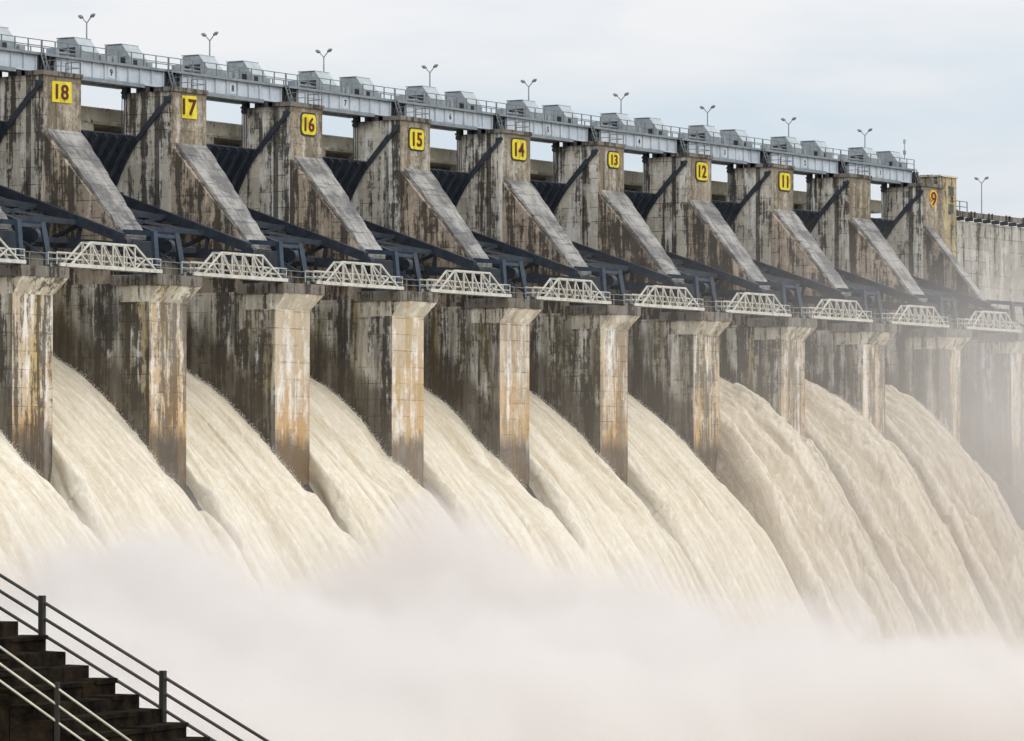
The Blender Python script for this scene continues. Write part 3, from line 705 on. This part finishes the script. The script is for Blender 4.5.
# ---------------------------------------------------------------- falling water, one jet per open bay
def make_jet(k):
    hi = k >= 6; P = ZH if hi else ZY
    W = B - T; thick = 10.5 if hi else 5.4; dz = {-1: .0, 0: .0, 1: -.65, 2: -.5, 3: -.65, 4: -.5, 5: -.2, 6: .1, 7: .2, 8: -.1}.get(k, 0.0)
    ny, nx = 300, 120
    ys = np.linspace(20, -20.5, ny); zc = np.interp(ys, P[:, 0], P[:, 1]) + dz
    ker = np.ones(15) / 15; zc = np.convolve(np.pad(zc, 7, mode='edge'), ker, 'valid')
    arc = np.concatenate([[0], np.cumsum(np.hypot(np.diff(ys), np.diff(zc)))])
    u = np.linspace(0, 1, nx)
    side = 22
    Yg = np.repeat(ys[:, None], nx, 1); S = np.repeat(arc[:, None], nx, 1); U = np.repeat(u[None, :], ny, 0)
    spread = np.clip((-1.2 - ys) / 6.5, 0, 1) * (2.5 if not hi else 1.8)
    Xl = np.where(ys > 0, .03, .03 - spread); Xr = np.where(ys > 0, W - .03, W - .03 + spread)
    X = Xl[:, None] + (Xr - Xl)[:, None] * U
    sd_ = 100 + 13 * k
    grow = np.clip((16 - ys) / 20, .15, 1.2)[:, None]
    n1 = fbm(X * .55, S * .045 + k, sd_, 3); n2 = fbm(X * 1.7, S * .16, sd_ + 5, 3); n3 = fbm(X * 3.0, S * .8, sd_ + 9, 3, .6)
    h = grow * (1.1 * n1 + .5 * n2 + .20 * n3)
    for fq, so, dp in ((.32, 60, .8), (.75, 70, .45)):
        rn = np.abs(vnoise(X * fq + 3.1 * k, S * .022 + k, sd_ + so)); h = h - grow * dp * np.clip(1 - rn / .07, 0, 1)
    if hi:
        mid = .50 + .10 * vnoise(S * .06, S * 0 + k, sd_ + 80)
        prof = .7 * np.exp(-((U - .03) / .04) ** 2) - 1.5 * np.exp(-((U - .24) / .15) ** 2) + 1.0 * np.exp(-((U - mid - .12) / .16) ** 2) - .5 * np.exp(-((U - .9) / .1) ** 2)
        m2 = .46 + .16 * vnoise(S * .10, S * 0 + k * 2.3, sd_ + 90) + .05 * vnoise(S * .6, S * 0, sd_ + 91)
        fold = 1.9 / (1 + np.exp(-(U - m2) / .022)) * (1 - U) / .55 + .8 / (1 + np.exp(-(U - m2 - .24) / .02)) * (1 - U) / .3
        h = h + fold * np.clip((9 - Yg) / 12, 0, 1.25) * (.75 + .5 * vnoise(S * .18, U * 2, sd_ + 95))
        h = h + prof * np.clip((12 - Yg) / 12, 0, 1.6) + grow * (.8 * fbm(X * .55, S * .30, sd_ + 30, 4, .55) + .5 * np.abs(fbm(X * 1.2, S * .7, sd_ + 36, 3)))
    else:
        prof = .25 * np.exp(-((U - .04) / .04) ** 2) - .3 * np.exp(-((U - .3) / .12) ** 2) + .2 * np.exp(-((U - .7) / .2) ** 2)
        h = h + prof * np.clip((8 - Yg) / 10, 0, 1.3)
    h = h + np.exp(-(1 - U) * W / .35) * np.clip((9 - Yg) / 9, 0, 1) * np.clip((Yg + 2) / 3, 0, 1) * (.45 * np.abs(fbm(S * 1.3, U * 0 + k, sd_ + 50, 4, .7)) + .25 * vnoise(S * .3, U * 0, sd_ + 55))
    edge = np.minimum(U, 1 - U); h = h - .5 * np.exp(-edge / .012) * np.clip(-Yg / 3, 0, 1)
    zz = zc[:, None] + h
    ker2 = np.ones(13) / 13; hb = np.apply_along_axis(lambda a: np.convolve(np.pad(a, 6, mode='edge'), ker2, 'valid'), 1, h)
    froth = np.clip((h - hb) * 3.2, 0, 1) + .75 * np.clip(1 - np.minimum(U, 1 - U) * W / (.5 + .9 * np.abs(fbm(S * .5, U * 0 + k, sd_ + 60, 3))), 0, 1)
    froth = np.clip(froth + .5 * np.clip(fbm(X * .5, S * .12, sd_ + 64, 4, .6) - .12, 0, 1) * 2, 0, 1)
    # the top leans on the normal of the flow
    verts = np.stack([X, Yg, zz], -1)
    # side skirts
    t = np.linspace(0, 1, side + 1)[1:]
    def skirt(col, sgn):
        b = verts[:, col][:, None, :]; d = t[None, :, None]
        dirv = np.array([0, .75, -.66])          # towards the bed, along the inward normal of the flow
        q = b + dirv * thick * d
        bul = (.55 * np.sin(np.pi * t)[None, :] * np.clip(-ys / 5, 0, 1)[:, None]
               + .38 * fbm(t[None, :] * 5 + S[:, :1] * .02, S[:, :1] * .10 + t[None, :], sd_ + 40 + sgn, 4) * np.clip((1 - ys) / 4, 0, 1)[:, None])
        taper = (t[None, :] ** 1.5) * np.clip(-ys / 5, 0, 1)[:, None] * .6
        q[:, :, 0] += sgn * (bul + taper); return q
    L = skirt(0, -1)[:, ::-1]; Rr = skirt(nx - 1, 1)
    allv = np.concatenate([L, verts, Rr], 1); n_, m_ = allv.shape[:2]
    idx = np.arange(n_ * m_).reshape(n_, m_)
    f = np.stack([idx[:-1, :-1], idx[1:, :-1], idx[1:, 1:], idx[:-1, 1:]], -1).reshape(-1, 4)
    # closed underneath
    fb = np.stack([idx[:-1, -1], idx[1:, -1], idx[1:, 0], idx[:-1, 0]], -1)
    f = np.concatenate([f, fb]); caps = [list(idx[0]), list(idx[-1][::-1])]
    me = bpy.data.meshes.new('falling_water'); me.from_pydata(allv.reshape(-1, 3).tolist(), [], f.tolist() + caps)
    cu = np.concatenate([t[::-1] * -thick, u * W, W + t * thick]); uvv = np.stack([np.repeat(cu[None], n_, 0) + 37.3 * k, np.repeat(arc[:, None], m_, 1) + 11.7 * k], -1).reshape(-1, 2)
    lay = me.uv_layers.new(name='flow'); li = np.zeros(len(me.loops), dtype=np.int32); me.loops.foreach_get('vertex_index', li)
    lay.data.foreach_set('uv', uvv[li].astype(np.float32).ravel())
    fa = np.zeros((n_, m_), dtype=np.float32); fa[:, side:side + nx] = froth
    me.attributes.new('froth', 'FLOAT', 'POINT').data.foreach_set('value', fa.ravel())
    me.polygons.foreach_set('use_smooth', [True] * len(me.polygons)); me.materials.append(MAT['brown_water' if hi else 'water']); me.update()
    o = bpy.data.objects.new('falling_water', me); COL.objects.link(o); o.location = (B * k, 0, 0)
    tag(o, kind='structure')
    return allv.reshape(n_, m_, 3), side
jets = []
for k in range(-1, 9): jets.append((k, make_jet(k)))

# flying spray torn off the jets' edges
dv = []; df = []
for k, (V, side) in jets:
    n_, m_, _ = V.shape
    cnt = 2800 if k >= 6 else 2200
    for _ in range(cnt):
        i = int(random.uniform(.22, .56) * n_)
        c = m_ - side - 1 - random.randint(0, 5)
        p = V[i, c]; r_ = random.uniform(.01, .036); 
        q = Vector((B * k + p[0] + random.gauss(0, .15), p[1] + random.gauss(0, .2), p[2] + abs(random.gauss(0, .11))))
        b = len(dv)
        for dx, dy, dz in ((1, 0, 0), (-1, 0, 0), (0, 1, -.9), (0, -1, .9), (0, 0, 1), (0, 0, -1)): dv.append((q.x + dx * r_, q.y + dy * r_ * 1.6, q.z + dz * r_))
        for t_ in ((0, 2, 4), (2, 1, 4), (1, 3, 4), (3, 0, 4), (2, 0, 5), (1, 2, 5), (3, 1, 5), (0, 3, 5)): df.append(tuple(b + x for x in t_))
me = bpy.data.meshes.new('spray'); me.from_pydata(dv, [], df); me.materials.append(MAT['foam'])
o = bpy.data.objects.new('spray', me); COL.objects.link(o); tag(o, 'loose white drops flying off the edges of the falling water', 'spray', kind='stuff')

# ---------------------------------------------------------------- spray mist over the plunge pool
def mist_mat():
    m = bpy.data.materials.new('spray_mist'); m.use_nodes = True; t = m.node_tree; t.nodes.clear()
    N = NT.__new__(NT); N.m = m; N.t = t; N.n = t.nodes
    out = t.nodes.new('ShaderNodeOutputMaterial'); pv = t.nodes.new('ShaderNodeVolumePrincipled'); t.links.new(pv.outputs[0], out.inputs['Volume'])
    pv.inputs['Color'].default_value = (.891, .856, .831, 1); pv.inputs['Anisotropy'].default_value = 0.0
    g = t.nodes.new('ShaderNodeNewGeometry'); pos = g.outputs['Position']; p = N.xyz(pos)
    n1 = N.noise(pos, .055, (1, 1, 1), detail=3, rough=.55, dist=.4)
    q = N.math('ADD', p[0], N.math('MULTIPLY', p[1], .9))          # along the dam, skewed with the drift
    n2 = N.noise(pos, .17, (1, 1, 1), detail=3, rough=.55)
    top = N.rng(q, 2, 44, -8.5, -20.0, True)
    top = N.math('ADD', top, N.rng(p[1], -26, -70, 0, -6))
    def plume(px_, py_, rx, ry, hh):
        gx = N.math('DIVIDE', N.math('SUBTRACT', p[0], px_), rx); gy = N.math('DIVIDE', N.math('SUBTRACT', p[1], py_), ry)
        gg = N.math('EXPONENT', N.math('MULTIPLY', N.math('ADD', N.math('MULTIPLY', gx, gx), N.math('MULTIPLY', gy, gy)), -1.0))
        return N.math('MULTIPLY', gg, hh)
    for a_ in ((29, -18, 11, 8, 9.4), (47, -24, 11, 9, 8.2), (-14, -20, 15, 10, 5.5), (88, -22, 9, 9, 3.0), (128, -24, 12, 9, 3.5)):
        top = N.math('ADD', top, plume(*a_))
    top = N.math('ADD', top, N.math('MULTIPLY', N.math('SUBTRACT', n1, .5), N.rng(q, 20, 70, 13.0, 9.0)))
    top = N.math('ADD', top, N.math('MULTIPLY', N.math('SUBTRACT', n2, .5), 13.0))
    d = N.math('SUBTRACT', top, p[2])
    core = N.rng(d, -.8, 4.8, 0.0, 1.0, True)
    fy = N.math('MULTIPLY', N.rng(p[1], -4.0, -11.0, 0, 1, True), N.rng(p[1], -72, -58, 0, 1, True))
    core = N.math('MULTIPLY', N.math('MULTIPLY', core, fy), .5)
    veil = N.rng(N.math('SUBTRACT', N.math('ADD', top, 8.0), p[2]), 0, 16, 0, 1)
    veil = N.math('MULTIPLY', N.math('MULTIPLY', veil, N.rng(p[1], -1.5, -7, 0, 1)), N.rng(q, 5, 60, .024, .004))
    far = N.math('MULTIPLY', N.rng(p[0], 55, 165), N.rng(p[2], 28, 8, 0, 1))
    far = N.math('MULTIPLY', N.math('MULTIPLY', far, N.rng(n1, .35, .65, .3, 1)), N.rng(p[0], 140, 172, .019, .034))
    dens = N.math('ADD', N.math('ADD', core, veil), far)
    t.links.new(dens, pv.inputs['Density'])
    m.cycles.volume_step_rate = .7
    return m
mist = MB().box(-70, 235, -74, -1.6, -21.6, 28).build('mist', mist_mat())
tag(mist, 'white spray mist boiling up at the foot of the falling water', 'mist', kind='stuff')

# ---------------------------------------------------------------- foreground stairs with two railings
def at(px, py, d):
    v = fw * 4500 + rt * (px - 512) - up * (py - 370.5); return CAM + v * (d / 4500)
D0 = 55.0; sc = D0 / 4500
st = empty('staircase', at(100, 741, D0) + Vector((0, 0, -.6)))
off = -Vector(st.location)
ax = rt.copy(); wv = (-fh * 3.0 - rt * .95)                 # run of the stairs and their width
ZU = Vector((0, 0, 1))
p0 = at(20.5, 620.6, D0)
run, rise = 23.6 * sc, 14.55 * sc
m = MB()
for n_ in range(-6, 22):
    a = p0 + ax * (run * (n_ - 1) ) - ZU * (rise * n_); jig = random.uniform(-.02, .02)
    x0 = a; x1 = a + ax * (run * 1.0 + jig)
    bot = ZU * (1.6)
    nos = ax * .025
    cuts = [0.0] + sorted(random.uniform(.12, .9) for _ in range(3)) + [1.0]
    for c0, c1 in zip(cuts[:-1], cuts[1:]):
        c1 -= .004; u0, u1 = random.gauss(0, .008), random.gauss(0, .008); f0, f1 = random.gauss(0, .012), random.gauss(0, .012)
        A, Bq, Cq, Dq = x0 + wv * c1, x1 + wv * c1 + ax * f1, x1 + wv * c0 + ax * f0, x0 + wv * c0
        m.hexa([q_ - bot for q_ in (A, Bq, Cq, Dq)], [A + ZU * u1, Bq + ZU * u1 - ZU * abs(random.gauss(0, .012)), Cq + ZU * u0 - ZU * abs(random.gauss(0, .012)), Dq + ZU * u0])
        # worn nosing slab a little proud of the riser
        if random.random() < .75:
            m.hexa([A + ax * .01 - ZU * .05, Bq + ax * .03 - ZU * .05, Cq + ax * .03 - ZU * .05, Dq + ax * .01 - ZU * .05], [A + ax * .01 + ZU * (u1 + .006), Bq + ax * .028 + ZU * (u1 + .003), Cq + ax * .028 + ZU * (u0 + .003), Dq + ax * .01 + ZU * (u0 + .006)])
m.build('steps', MAT['stairs'], st, off)
tag(st, 'dark mossy stone steps descending to the right in the foreground', 'stairs')
def railing(name, label, wpos, mat, h_top, slope_px, posts, pw, rw, pm=None):
    rt_ = empty(name, p0 + wv * wpos + ZU * (-1)); of = -Vector(rt_.location)
    base = p0 + wv * wpos
    def P(px, h): return base + ax * ((px - 20.5) * sc) + ZU * (-(px - 20.5) * sc * slope_px + h)
    for h in h_top:
        MB().tube(P(-140, h), P(420, h), rw, n=8).build('rail', mat, rt_, of, smooth=True)
    for px in posts:
        q = P(px, h_top[0] + .07); z0 = h_top[0] + 1.0
        MB().box(-pw, pw, -pw, pw, 0, z0).build('post', pm or mat, rt_, (q.x - rt_.location.x, q.y - rt_.location.y, q.z - z0 - rt_.location.z))
    tag(rt_, label, 'railing', 'pipe railings of the stone steps')
# heights above the line through the step ends
railing('stair_railing', 'dark three rail pipe railing along the far edge of the stone steps', 0.0, MAT['stairrail'], (.40, .205, .0), .62, (-79, 42, 163, 284, 405), .034, .021)
railing('stair_railing', 'pale three rail pipe railing along the near edge of the stone steps', 1.0, MAT['lightrail'], (.53, .335, .14), .72, (38, 160, 282, 404), .024, .016, MAT['stairrail'])
